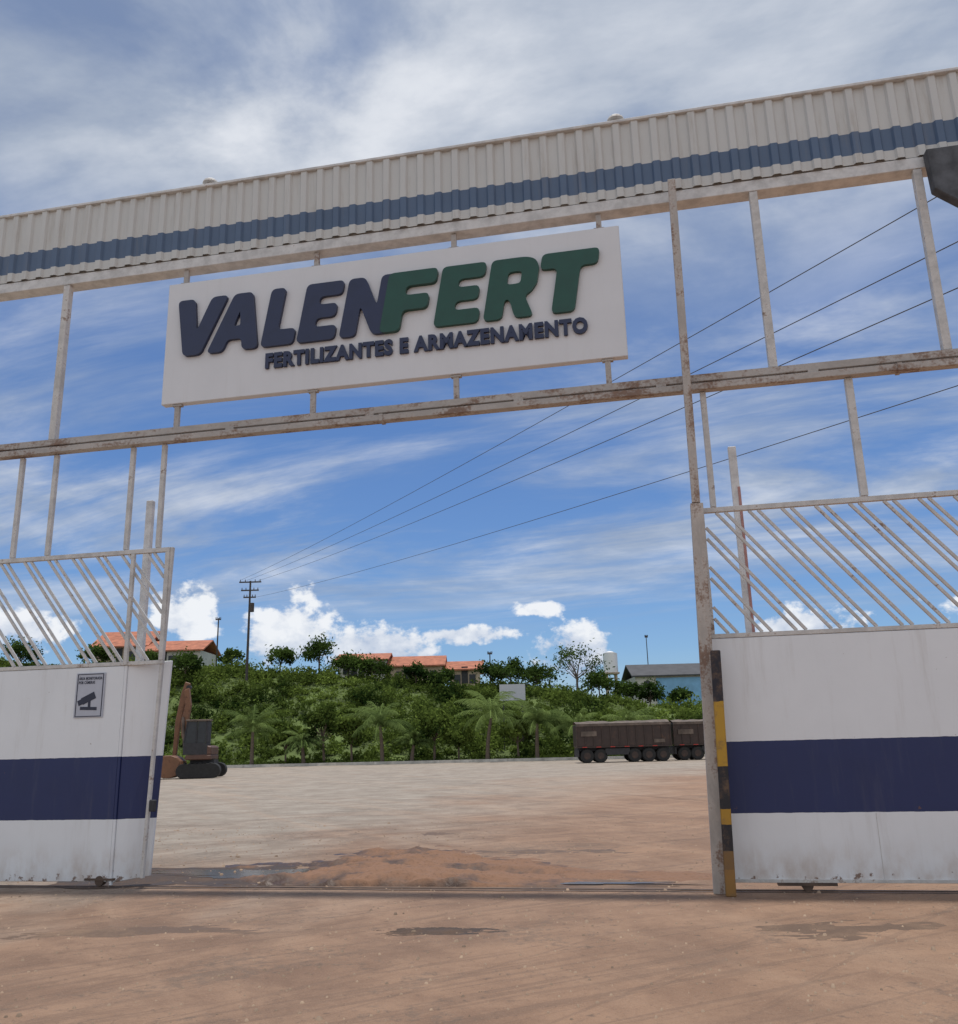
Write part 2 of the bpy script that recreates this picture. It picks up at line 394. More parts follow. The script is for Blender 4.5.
# canopy fascia
cn=thing('entrance_canopy',(-2,10.6,0),'white corrugated metal canopy fascia with blue stripe above the gateway','canopy',gate=True)
def corr():
    mb=MB(); s=-14.; p=.25; prof=[(0,0),(.12,0),(.145,.036),(.225,.036)]
    xs=[]
    while s<7.5:
        for a,dd in prof: xs.append((s+a,10.61-dd))
        s+=p
    zs=[8.60,9.0,9.4,9.72]
    for k,z in enumerate(zs):
        for x,d in xs: mb.v.append((x,d+.012*math.sin(x*1.3+z),z+(.012*N3(x*1.5,3,0) if k==0 else 0)))
    n=len(xs)
    for k in range(3):
        for i in range(n-1): mb.f.append((k*n+i,k*n+i+1,(k+1)*n+i+1,(k+1)*n+i))
    return mb
o=mesh_obj('corrugated_sheet',corr(),M['fascia'],B,cn)
md=o.modifiers.new('thick','SOLIDIFY'); md.thickness=.004
mb=MB(); mb.box(-14,7.5,10.55,10.82,9.722,9.765); mesh_obj('ridge_cap',mb,M['white'],B,cn,.006)
mb=MB(); mb.box(-14,7.5,10.61,10.84,8.43,8.588); mesh_obj('edge_beam',mb,M['white'],B,cn,.006)
mb=MB(); mb.box(-14,7.5,10.65,10.80,8.60,9.715); mesh_obj('backing_wall',mb,M['white'],B,cn)
mb=MB(); mb.prism([(3.68,8.575),(7.4,8.575),(7.4,7.35),(4.0,7.76),(3.70,8.02)],10.44,10.59); mesh_obj('steel_gusset',mb,M['gusset'],B,cn,.01,label='dark grey angled steel bracket under the canopy')
for s in (-6.1,-.06):
    bb=(s,10.68,9.766)
    e=thing('roof_vent',bb,'small grey dome vent on top of the canopy','vent',gate=True,group='vents on the canopy')
    mb=MB(); mb.cyl((s,10.68,9.766),(s,10.68,9.84),.05); mesh_obj('neck',mb,M['white_rust'],bb,e)
    mb=MB()
    for k in range(4):
        a0=k*math.pi/8;a1=(k+1)*math.pi/8
        mb.cyl((s,10.68,9.84+.08*math.sin(a0)),(s,10.68,9.84+.08*math.sin(a1)),.12*math.cos(a0),max(.004,.12*math.cos(a1)),14,caps=(k==0))
    mesh_obj('dome',mb,M['white_rust'],bb,e,smoothf=False)

# ---------------------------------------------------------------- sign
SB=(-3.36,10.6,0)
sg=thing('company_sign',SB,'white signboard with raised navy and green lettering above the entrance','sign',gate=True)
mb=MB(); mb.box(-6.62,-.12,10.60,10.72,6.315,8.185); mesh_obj('board',mb,M['signboard'],SB,sg,.008)
for s in (-6.39,-4.37,-2.37,-.38):
    mb=MB(); mb.box(s-.035,s+.035,10.65,10.70,8.19,8.42); mb.box(s-.07,s+.07,10.64,10.71,8.19,8.215); mesh_obj('hanger',mb,M['beam_rust'],SB,sg)
    mb=MB(); mb.box(s-.035,s+.035,10.63,10.68,5.965,6.31); mb.box(s-.07,s+.07,10.62,10.69,6.285,6.31); mesh_obj('support_bracket',mb,M['beam_rust'],SB,sg)
def rounded(pts,rad,keep):
    out=[];n=len(pts)
    for i in range(n):
        p=Vector(pts[i]);a=Vector(pts[i-1]);b=Vector(pts[(i+1)%n])
        if keep[i]: out.append(p);continue
        da=(a-p);db=(b-p); ra=min(rad,da.length*.47);rb=min(rad,db.length*.47)
        A=p+da.normalized()*ra;Bq=p+db.normalized()*rb
        for t in (0,.25,.5,.75,1): out.append(A*(1-t)**2+p*2*t*(1-t)+Bq*t*t)
    return out
LET={
 'V':([[(0,1),(.34,1),(.51,.42),(.68,1),(1,1),(.68,0),(.34,0)]],None),
 'A':([[(0,0),(.32,1),(.5,1),(.5,.68),(.43,.43),(.5,.43),(.5,.20),(.36,.20),(.31,0)],[(.5,1),(.68,1),(1,0),(.69,0),(.64,.20),(.5,.20),(.5,.43),(.57,.43),(.5,.68)]],('x',.5)),
 'L':([[(0,0),(0,1),(.45,1),(.45,.27),(1,.27),(1,0)]],None),
 'E':([[(0,0),(0,1),(1,1),(1,.76),(.42,.76),(.42,.62),(.92,.62),(.92,.39),(.42,.39),(.42,.24),(1,.24),(1,0)]],None),
 'F':([[(0,0),(0,1),(1,1),(1,.75),(.40,.75),(.40,.59),(.9,.59),(.9,.34),(.40,.34),(.40,0)]],None),
 'N':([[(0,0),(0,1),(.33,1),(.67,.49),(.67,1),(1,1),(1,0),(.67,0),(.33,.51),(.33,0)]],None),
 'R':([[(0,.66),(0,1),(.7,1),(.9,.95),(1,.82),(1,.66),(.66,.66),(.66,.74),(.62,.77),(.38,.77),(.38,.66)],
       [(0,0),(0,.66),(.38,.66),(.38,.56),(.62,.56),(.66,.59),(.66,.66),(1,.66),(1,.54),(.9,.41),(.78,.35),(1.02,0),(.64,0),(.48,.31),(.38,.31),(.38,0)]],('y',.66)),
 'T':([[(0,.74),(0,1),(1,1),(1,.74),(.70,.74),(.70,0),(.30,0),(.30,.74)]],None)}
H=.87; Z0=7.00; SH=.17
for ch,s0,wd,col in [('V',-6.57,.78,'letter_navy'),('A',-5.94,.77,'letter_navy'),('L',-5.13,.48,'letter_navy'),('E',-4.60,.55,'letter_navy'),('N',-3.98,.70,'letter_navy'),
                     ('F',-3.40,.69,'letter_green'),('E',-2.65,.61,'letter_green'),('R',-1.97,.66,'letter_green'),('T',-1.29,.76,'letter_green')]:
    mb=MB(); pieces,seam=LET[ch]
    for pc in pieces:
        keep=[seam is not None and abs((p[0] if seam[0]=='x' else p[1])-seam[1])<1e-6 for p in pc]
        pp=[(s0+x*wd+SH*y*H, Z0+y*H) for x,y in pc]
        pp=[(p.x,p.y) for p in rounded(pp,.075,keep)]
        mb.prism(pp,10.545-(.014 if ch=='F' else 0),10.599)
    mesh_obj('letter',mb,M[col],SB,sg)
def text_mesh(name,txt,width,height,mat,parent,base,pos,ext=.01,off=0.,shear=0.,rep=None,sp=1.08):
    cu=bpy.data.curves.new(name,'FONT'); cu.body=txt; cu.extrude=ext; cu.offset=off; cu.shear=shear; cu.resolution_u=3; cu.space_character=sp
    t=bpy.data.objects.new('tmp',cu); COL.objects.link(t)
    bpy.context.view_layer.update()
    dg=bpy.context.evaluated_depsgraph_get()
    me=bpy.data.meshes.new_from_object(t.evaluated_get(dg)); bpy.data.objects.remove(t)
    xs=[v.co.x for v in me.vertices]; ys=[v.co.y for v in me.vertices]; x0,x1,y0,y1=min(xs),max(xs),min(ys),max(ys)
    for v in me.vertices:
        x=(v.co.x-x0)/(x1-x0)*width; z=(v.co.y-y0)/(y1-y0)*height
        v.co=(pos[0]+x-base[0],pos[1]-v.co.z-base[1],pos[2]+z-base[2])
    me.materials.clear(); me.materials.append(mat); me.name=name
    o=bpy.data.objects.new(name,me); COL.objects.link(o); o.parent=parent; return o
text_mesh('slogan_lettering','FERTILIZANTES E ARMAZENAMENTO',4.45,.23,M['letter_navy'],sg,SB,(-5.05,10.578,6.675),.02,.052,sp=1.14)

# ---------------------------------------------------------------- gates
def gate(name,s0,s1,label):
    base=((s0+s1)/2,10.6,0)
    g=thing(name,base,label,'gate',gate=True,group='sliding gates of the entrance')
    mb=MB()
    mb.box(s0,s1,10.58,10.64,4.19,4.25); mb.box(s0,s1,10.58,10.64,2.70,2.75)
    mb.box(s0,s0+.06,10.575,10.635,2.751,4.189); mb.box(s1-.06,s1,10.575,10.635,2.751,4.189)
    mesh_obj('frame',mb,M['white_rust'],base,g,.004)
    mb=MB(); sl=1.14/1.44; z0,z1=2.751,4.189
    x=s0-1.3
    while x<s1:
        for off in (0,.105):
            a=x+off;b_=x+off+sl*(z1-z0); za,zb=z1,z0
            if a<s0+.07: za=z1-(s0+.07-a)/sl; a=s0+.07
            if b_>s1-.07: zb=z0+(b_-(s1-.07))/sl; b_=s1-.07
            if za>zb+.08: mb.beam((a,10.61,za),(b_,10.61,zb),.034,.034)
        x+=.375
    mesh_obj('diagonal_bars',mb,M['white_rust'],base,g,.003)
    return g,base
gl,bl=gate('sliding_gate',-12.5,-6.33,'white sliding gate with navy stripe, diagonal bars and a notice')
mb=MB()
mb.box(-12.5,-6.87,10.585,10.635,.06,2.695)
mesh_obj('sheet_panel',mb,M['gate_panel'],bl,gl,.006)
mb=MB()   # end leaf, turned slightly back
mb.add([(-6.83,10.60,.05),(-6.45,10.80,.10),(-6.45,10.84,.10),(-6.83,10.64,.05),(-6.83,10.60,2.72),(-6.33,10.80,2.76),(-6.33,10.84,2.76),(-6.83,10.64,2.72)],
       [(0,3,2,1),(4,5,6,7),(0,1,5,4),(1,2,6,5),(2,3,7,6),(3,0,4,7)])
mesh_obj('end_panel',mb,M['gate_panel'],bl,gl,.006)
mb=MB(); mb.beam((-6.85,10.60,.02),(-6.85,10.60,2.7),.035,.04); mesh_obj('stile',mb,M['gate_panel'],bl,gl,.004)
mb=MB(); mb.beam((-6.85,10.57,2.702),(-6.85,10.57,4.18),.05,.05); mesh_obj('stile',mb,M['white_rust'],bl,gl,.004)
mb=MB(); mb.beam((-6.44,10.62,.1),(-6.31,10.62,4.25),.042,.05); mesh_obj('stile',mb,M['white_rust'],bl,gl,.004)
mb=MB(); mb.box(-6.37,-6.29,10.54,10.60,.88,1.02); mesh_obj('latch',mb,M['dark'],bl,gl,.01)
for s in (-7.0,-11.):
    mb=MB(); mb.cyl((s,10.58,.07),(s,10.66,.07),.06,n=16); mb.box(s-.2,s+.2,10.57,10.67,.075,.10); mesh_obj('roller',mb,M['track'],bl,gl)
for s in (-8.9,-10.6):
    mb=MB(); mb.box(s,s+.006,10.5825,10.584,.07,2.69); mesh_obj('seam',mb,M['white_rust'],bl,gl)
gr_,br=gate('sliding_gate',.575,6.9,'white sliding gate with broad navy stripe and diagonal bars')
mb=MB(); mb.box(.575,6.9,10.585,10.635,.10,2.695); mesh_obj('sheet_panel',mb,M['gate_panel'],br,gr_,.006)
mb=MB(); mb.box(.575,6.9,10.57,10.60,.085,.12); mesh_obj('bottom_rail',mb,M['white_rust'],br,gr_,.003)
for s in (1.35,5.5):
    mb=MB(); mb.cyl((s,10.58,.06),(s,10.66,.06),.06,n=16); mb.box(s-.3,s+.3,10.565,10.67,.055,.084); mesh_obj('roller',mb,M['track'],br,gr_)
mb=MB(); mb.box(2.12,2.125,10.582,10.584,.13,.78); mesh_obj('seam',mb,M['white_rust'],br,gr_)
mb=MB(); mb.beam((.535,10.24,0),(.60,10.24,2.53),.105,.10)
solo('guard_post',mb,M['hazard'],(.53,10.22,0),'worn black and yellow striped guard post beside the gate pillar','post',gate=True,bevel=.008)
mb=MB(); mb.box(-14,8,10.585,10.635,-.02,.010); mb.box(-14,8,10.48,10.52,-.02,.005)
solo('gate_track',mb,M['track'],(-2,10.6,0),'muddy iron track set in the ground for the gates','gate track',gate=True)
# notice on gate
nb=(-7.34,10.575,2.05)
no=thing('security_notice',nb,'pale grey surveillance notice with camera symbol fixed to the gate','notice',gate=True)
mb=MB(); mb.box(-7.55,-7.13,10.570,10.582,2.05,2.62); mesh_obj('plate',mb,M['notice'],nb,no)
mb=MB()
for a in ((-7.53,-7.15,2.60,2.61),(-7.53,-7.15,2.06,2.07),(-7.53,-7.52,2.07,2.60),(-7.16,-7.15,2.07,2.60)): mb.box(a[0],a[1],10.566,10.5695,a[2],a[3])
mesh_obj('border',mb,M['signblue'],nb,no)
text_mesh('notice_lettering','ÁREA MONITORADA\nPOR CÂMERAS',.34,.10,M['signblue'],no,nb,(-7.51,10.568,2.48),.002,.01)
c=(-7.34,2.30)
def rotp(pts,a,cx,cz): return [(cx+x*math.cos(a)-z*math.sin(a),cz+x*math.sin(a)+z*math.cos(a)) for x,z in pts]
mb=MB()
mb.prism(rotp([(-.11,-.045),(.09,-.045),(.09,.045),(-.11,.045)],.42,c[0],c[1]),10.565,10.5695)
mb.prism(rotp([(-.17,-.034),(-.105,-.034),(-.105,.034),(-.17,.034)],.42,c[0],c[1]),10.5645,10.5695)
mb.prism([(c[0]-.01,2.18),(c[0]+.025,2.18),(c[0]+.025,2.29),(c[0]-.01,2.29)],10.5655,10.5695)
mb.prism([(c[0]-.12,2.15),(c[0]+.12,2.14),(c[0]+.12,2.18),(c[0]-.12,2.19)],10.5652,10.5695)
mesh_obj('camera_symbol',mb,M['signblue'],nb,no)
for s,zt,d,red in ((1.13,5.27,11.5,1),(-7.22,5.2,11.5,0)):
    b0=(s,d,0); e=thing('guide_post',b0,'slim white post with faded red edge inside the gateway' if red else 'slim pale steel post inside the gateway','post',gate=True,group='guide posts behind the gates')
    mb=MB(); mb.box(s-.065,s+.035,d-.04,d+.04,0,zt); mesh_obj('shaft',mb,M['pole_white'],b0,e,.004)
    if red: mb=MB(); mb.box(s+.006,s+.040,d-.05,d-.041,0,zt-.55); mesh_obj('red_edge',mb,M['redpaint'],b0,e,.003)

# ---------------------------------------------------------------- hill
def foot(x): return 85.5-.13*(x+25) if x<40 else 77
def ridge(x):
    xs=[-200,-90,-60,-31,0,14,19,30,60,200]; hs=[11,12.5,12.3,10.5,7.5,6.2,4.9,4.3,4.2,4]
    return float(np.interp(x,xs,hs))
def hz(x,y):
    t=(y-foot(x)-1.)/20.
    t=max(0,min(1,t)); t=t*t*(3-2*t)*.55+t*.45
    return ridge(x)*t+ .5*t*mnoise.noise(Vector((x*.12,y*.12,0)))-.06*(t<=0)
mb=MB(); xs=np.linspace(-220,220,160); ys=list(np.linspace(72,112,36))+[130,170,260,500]
for y in ys:
    for x in xs: mb.v.append((x,y,hz(x,y)))
n=len(xs)
for j in range(len(ys)-1):
    for i in range(n-1): a=j*n+i; mb.f.append((a,a+1,a+n+1,a+n))
o=mesh_obj('hillside',mb,M['hill'],smoothf=True); o['kind']='structure'
C=[];SHD=[]
for k in range(1850):
    x=random.uniform(-68,36); t=random.random(); y=foot(x)+1.8+t*23
    dens=N3(x*.09,y*.13,4.)
    rr=random.choice([.4,.6,.9,1.4])*random.uniform(.8,1.25); h=rr*random.uniform(.6,1.5)
    if dens>.14: rr*=.6; h*=.45      # grassy openings
    if t>.72: h*=.7
    z=hz(x,y); m_=int(125*rr)+12
    u=np.random.normal(size=(m_,3)); u/=np.linalg.norm(u,axis=1)[:,None]; u*=np.random.uniform(.4,1.25,(m_,1))**1.0
    u[:,2]=np.abs(u[:,2])
    C.append(np.array([x,y,z])+u*np.array([rr,rr,h]))
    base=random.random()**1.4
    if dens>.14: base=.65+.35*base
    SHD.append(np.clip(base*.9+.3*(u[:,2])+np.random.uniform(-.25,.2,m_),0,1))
C=np.concatenate(C);SHD=np.concatenate(SHD)
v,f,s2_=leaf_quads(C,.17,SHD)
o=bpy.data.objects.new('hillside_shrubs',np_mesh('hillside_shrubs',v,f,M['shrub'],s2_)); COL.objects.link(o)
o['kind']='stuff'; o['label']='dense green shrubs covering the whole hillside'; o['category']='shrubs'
NG=24000
gx=np.random.uniform(-65,36,NG); gt=np.random.uniform(0,1,NG); gy=np.array([foot(x) for x in gx])-.4+np.where(gt<.35,gt*7,gt*24)
gc=np.stack([gx,gy,np.array([max(0,hz(a,b_)) for a,b_ in zip(gx,gy)])+np.random.uniform(.02,.4,NG)],1)
v,f,s2_=leaf_quads(gc,.14,np.random.uniform(.4,1,NG))
o=bpy.data.objects.new('verge_grass',np_mesh('verge_grass',v,f,M['shrub'],s2_)); COL.objects.link(o)
o['kind']='stuff'; o['label']='rough grass along the foot of the hillside'; o['category']='grass'
mb=MB(); pts=[(x,foot(x)-.9) for x in range(-70,50,6)]
for (xa,ya),(xb,yb) in zip(pts[:-1],pts[1:]): mb.beam((xa,ya,.12),(xb-.03,yb,.12),.3,.24,(0,0,1))
solo('kerb_wall',mb,M['kerb'],(0,foot(0)-.9,0),'low whitewashed kerb along the far edge of the yard','kerb')

# ---------------------------------------------------------------- trees
def tree_parts(h,cr,seed,sparse=1.,leaf=.22,ratio=.8):
    rd=random.Random(seed); np.random.seed(seed)
    tb=MB(); th_=h*.45
    p=Vector((0,0,-.3)); q=Vector((rd.uniform(-.1,.1)*h*.3,rd.uniform(-.1,.1)*h*.3,th_))
    r0=.035*h*.6+.03; tb.cyl(p,q,r0,r0*.65,8)
    C=[];SH_=[]
    for k in range(14):
        a=rd.uniform(0,2*math.pi); el=rd.uniform(.1,1.3)
        d=Vector((math.cos(a)*math.cos(el)*cr,math.sin(a)*math.cos(el)*cr,math.sin(el)*h*.5))*rd.uniform(.6,1.0)
        e=q+d
        tb.cyl(q-Vector((0,0,rd.uniform(0,.25)*th_)),e,r0*.35,r0*.1,5)
        m_=int(140*sparse); u=np.random.normal(size=(m_,3))*cr*rd.uniform(.13,.28)
        u[:,2]*=ratio
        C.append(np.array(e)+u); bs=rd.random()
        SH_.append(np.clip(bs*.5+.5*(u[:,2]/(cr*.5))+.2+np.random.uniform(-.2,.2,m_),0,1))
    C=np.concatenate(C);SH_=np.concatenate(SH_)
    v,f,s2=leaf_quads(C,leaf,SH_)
    return tb,(v,f,s2)
def add_tree(x,y,h,cr,seed,label,sparse=1.,leaf=.22,z=None,group='trees on and below the hillside',mat='tree_leaf'):
    z=hz(x,y) if z is None else z
    tb,(v,f,s2)=tree_parts(h,cr,seed,sparse,leaf)
    e=thing('tree',(x,y,z),label,'tree',group=group)
    mesh_obj('trunk',tb,M['bark'],(0,0,0),e)
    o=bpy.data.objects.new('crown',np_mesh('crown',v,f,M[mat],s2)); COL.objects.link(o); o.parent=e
SKY='leafy green tree on the crest of the hillside'
for x,y,h,cr,sd in [(-24.4,108,3.8,1.7,11),(-30.5,109,3.2,1.4,12),(-19.3,106,4.6,2.3,13),(-13.0,106,2.8,2.0,14),(3.0,102,3.4,2.0,15),(6.2,104,3.6,2.0,16),
                    (13.6,106,3.4,2.3,18),(19.0,104,3.4,1.7,20),(22.0,102,2.4,1.3,30),(-16.0,107,3.2,2.0,21),(30,103,3.,1.6,22),(-56,108,4,2.2,23),(-7.8,104,2.4,1.4,24),(-34.5,104,3.,1.8,26),(-62,108,4,2.6,28),(.8,104,3,1.6,40),(-4.6,103,2.3,1.4,43),(-40.5,108,2.4,1.5,44),(-47,109,2.6,1.7,45),(16.4,105,2.8,1.6,46)]:
    add_tree(x,y,h,cr,sd,SKY,.8,.17)
add_tree(10.8,104,6.2,3.1,17,'tall sparse tree with thin upper branches on the crest',.5,.15)
for x,h,cr,sd in [(-14.8,5.6,1.9,31),(-12.2,4.6,1.6,32),(-4.6,5.2,2.0,33),(9.8,3.8,1.5,34),(-18.5,3.8,1.4,36),(18,4,2,37),(-2.4,3.4,1.3,38),(3.,4.2,1.4,39)]:
    add_tree(x,foot(x)+.6,h,cr,sd,'small rounded tree at the foot of the hillside',.8,.17,z=0,mat='shrub')
def palm_meshes(seed,h,L):
    rd=random.Random(seed); tb=MB()
    prev=Vector((0,0,-.2)); lean=rd.uniform(-.12,.12)
    for k in range(1,7):
        q=Vector((lean*h*(k/6)**2,0,h*k/6)); tb.cyl(prev,q,.21-.012*k,.20-.012*k,8); prev=q
    V=[];F=[];SD=[]
    for k in range(24):
        a=k*2.399+rd.uniform(-.2,.2); up=rd.uniform(.3,1.5); d=Vector((math.cos(a),math.sin(a),0)); sd=Vector((-d.y,d.x,0))
        Lk=L*rd.uniform(.8,1.05); pts=[];p=prev.copy();ang=up; dec=rd.uniform(.13,.20)
        for j in range(11):
            pts.append(p.copy()); p=p+(d*math.cos(ang)+Vector((0,0,math.sin(ang))))*Lk/10; ang-=dec
        for j in range(10):
            for hh in (0,.25,.5,.75):
                c=pts[j].lerp(pts[j+1],hh); wl=Lk*.20*math.sin(math.pi*min(1,(j+hh+1.5)/11.8))+.05
                dr=(pts[j+1]-pts[j]).normalized()
                for sg_ in(-1,1):
                    wj=wl*rd.uniform(.8,1.2)
                    tip=c+sd*sg_*wj*.6+dr*wj*.6-Vector((0,0,wj*rd.uniform(.35,.75))); o=len(V)
                    V+= [c,c+dr*.06,tip+dr*.02,tip]; F.append((o,o+1,o+2,o+3)); SD.append(min(1,max(0,.2+.5*math.sin(up)+rd.uniform(-.3,.3))))
            o=len(V); V+=[pts[j]-sd*.03,pts[j]+sd*.03,pts[j+1]+sd*.02,pts[j+1]-sd*.02]; F.append((o,o+1,o+2,o+3)); SD.append(.9)
    return tb,np_mesh('fronds',[tuple(a) for a in V],F,M['palm_leaf'],SD)
for i,(x,h,L) in enumerate([(-21.5,3.2,3.8),(-9.3,3.4,3.8),(.2,3.9,4.2),(4.6,3.2,3.8),(8.0,2.6,3.4),(-16.6,2.,2.8),(-6.6,1.6,2.6),(12.9,2.6,3.2)]):
    y=foot(x)-.3
    e=thing('palm_tree',(x,y,0),'coconut palm with drooping fronds at the foot of the hillside','palm tree',group='palms along the yard edge')
    tb,me=palm_meshes(50+i,h,L)
    mesh_obj('trunk',tb,M['bark'],(0,0,0),e)
    o=bpy.data.objects.new('crown',me); COL.objects.link(o); o.parent=e

# ---------------------------------------------------------------- houses
def house(x0,x1,y0,dep,z0,zw,zr,wall,label,roofm='terracotta',wins=3,name='house',group='houses on the hill',ww=.55,wh=1.1):
    b=((x0+x1)/2,y0,z0); e=thing(name,b,label,'house',group=group)
    mb=MB(); mb.box(x0,x1,y0,y0+dep,z0-4,zw); mesh_obj('wall',mb,M[wall],b,e)
    ov=.5; ym=y0+dep/2
    mb=MB(); mb.add([(x0-ov,y0-ov,zw-.1),(x1+ov,y0-ov,zw-.1),(x1+ov,ym,zr),(x0-ov,ym,zr),(x1+ov,y0+dep+ov,zw-.1),(x0-ov,y0+dep+ov,zw-.1),
                     (x0-ov,y0-ov,zw+.08),(x1+ov,y0-ov,zw+.08),(x1+ov,ym,zr+.18),(x0-ov,ym,zr+.18),(x1+ov,y0+dep+ov,zw+.08),(x0-ov,y0+dep+ov,zw+.08)],
        [(0,3,2,1),(3,5,4,2),(6,7,8,9),(9,8,10,11),(0,1,7,6),(4,5,11,10),(1,2,8,7),(2,4,10,8),(3,0,6,9),(5,3,9,11)])
    mesh_obj('roof',mb,M[roofm],b,e)
    n=wins
    for i in range(n):
        cx=x0+(x1-x0)*(i+.5)/n; mb=MB(); mb.box(cx-ww,cx+ww,y0-.07,y0-.045,zw-.6-wh,zw-.6); mesh_obj('window',mb,M['glass'],b,e)
    mb=MB(); cx=x0+(x1-x0)*.62/n*1.6; mb.box(cx-.4,cx+.4,y0-.08,y0-.05,z0-.2,z0+1.9); mesh_obj('door',mb,M['dark'],b,e)
    return e,b
house(-50.5,-43.8,116,8,12.8,14.9,17.2,'plaster_beige','single storey house with terracotta tiled roof on the hill',wins=2)
house(-43.,-36.0,114,7,12.0,14.0,15.5,'plaster','white house with low terracotta roof on the hill')
house(-18.0,-12.2,112,7,9.9,12.0,13.0,'plaster','white house with terracotta roof behind hilltop shrubs',wins=3,ww=.4)
house(-11.6,-5.2,113,7,9.4,11.2,12.6,'plaster_beige','beige house with orange tiled roof on the hill',wins=3,ww=.4)
house(-4.2,-.4,113,7,9.1,10.6,11.8,'plaster_beige','low house with orange tiled roof on the hill',wins=2,ww=.4)
e,b=house(19.2,28.0,114,8,6.4,9.3,10.9,'plaster','long low shed, dark roof, blue side wall on the hill','grey_roof',3,ww=.35,wh=.7)
mb=MB(); mb.box(21.8,27.9,113.90,113.93,4.0,9.05); mesh_obj('blue_cladding',mb,M['blue_wall'],b,e)
b=(16.9,119,6); e=thing('water_tank',b,'white cylindrical water tank on a concrete stand','water tank')
mb=MB(); mb.cyl((16.9,119,10.2),(16.9,119,12.7),.95,n=28,caps=False); mb.cyl((16.9,119,12.7),(16.9,119,13.0),.95,.3,n=28); mesh_obj('tank',mb,M['tank'],b,e)
for p in e.children[0].data.polygons: p.use_smooth=len(p.vertices)==4
mb=MB()
for dx in(-.6,.6):
    for dy in(-.6,.6): mb.box(16.9+dx-.12,16.9+dx+.12,119+dy-.12,119+dy+.12,5,10.0)
mb.box(15.9,17.9,118,120,10.0,10.19); mesh_obj('stand',mb,M['plaster_beige'],b,e)
by=foot(2.8)+5
k=by/88.
b=(2.8*k,by,2); e=thing('billboard',b,'pale grey billboard on two posts among hillside shrubs','billboard')
mb=MB(); mb.box(1.55*k,4.05*k,by,by+.12,1.6+3.95*k,1.6+5.5*k); mesh_obj('board',mb,M['poster'],b,e)
for xx in(1.9*k,3.7*k): mb=MB(); mb.box(xx-.06,xx+.06,by+.13,by+.25,.5,1.6+5.4*k); mesh_obj('post',mb,M['dark'],b,e)

# ---------------------------------------------------------------- utility poles and wires
def upole(x,y,z0,z1,arms,label,r=.16):
    b=(x,y,z0); e=thing('utility_pole',b,label,'utility pole',group='utility poles on the hill')
    mb=MB(); mb.cyl((x,y,z0-2),(x,y,z1),r,r*.65,8); mesh_obj('pole',mb,M['wood'],b,e)
    for za,w in arms:
        mb=MB(); mb.box(x-w,x+w,y-.16,y-.02,z1-za-.07,z1-za+.07); mesh_obj('crossarm',mb,M['wood'],b,e)
        for t in(-.9,-.45,.45,.9):
            mb=MB(); mb.cyl((x+t*w,y-.1,z1-za+.07),(x+t*w,y-.1,z1-za+.3),.06,.04,6); mesh_obj('insulator',mb,M['wood'],b,e)
    if len(arms)>1:
        mb=MB(); mb.cyl((x+.35,y-.3,z1-3.6),(x+.35,y-.3,z1-2.6),.26,n=10); mesh_obj('transformer',mb,M['wood'],b,e)
upole(-26.3,100,11.0,20.2,[(.15,1.25),(1.1,1.0),(1.9,.7)],'tall utility pole with crossarms and transformer on the hill')
upole(-34.2,115,11.8,18.2,[(.2,.35)],'slim utility pole beside hilltop houses',.12)
upole(.9,112,8.5,12.6,[(.2,.3)],'slim utility pole beside hilltop houses',.1)
upole(22.6,123,8.5,15.4,[(.2,.2)],'thin mast pole behind the hilltop shed',.08)
def wire(p,q,sag,rad,label='thin black overhead power cable crossing the sky'):
    cu=bpy.data.curves.new('power_cable','CURVE'); cu.dimensions='3D'; cu.bevel_depth=rad; cu.bevel_resolution=1
    sp=cu.splines.new('POLY'); N=40; sp.points.add(N)
    p=Vector(p);q=Vector(q)
    for i in range(N+1):
        t=i/N; c=p.lerp(q,t); c.z-=4*sag*t*(1-t); sp.points[i].co=(c.x,c.y,c.z,1)
    o=bpy.data.objects.new('power_cable',cu); COL.objects.link(o); bpy.context.view_layer.update()
    me=bpy.data.meshes.new_from_object(o.evaluated_get(bpy.context.evaluated_depsgraph_get())); bpy.data.objects.remove(o)
    me.materials.append(M['wire']); o=bpy.data.objects.new('power_cable',me); COL.objects.link(o)
    o['label']=label; o['category']='cable'; o['group']='overhead power cables'
def ext(p,q,k=.12):
    p=Vector(p);q=Vector(q); return p+(p-q)*k
for p,q in [((10.,16,12.6),(-27.4,99.9,20.3)),((9.8,16,11.3),(-26.7,99.9,20.25)),((9.7,16,10.3),(-25.4,99.9,20.2)),((11.6,20,9.8),(-25.6,99.9,18.3))]:
    wire(ext(p,q,.09),q,.5,.012)

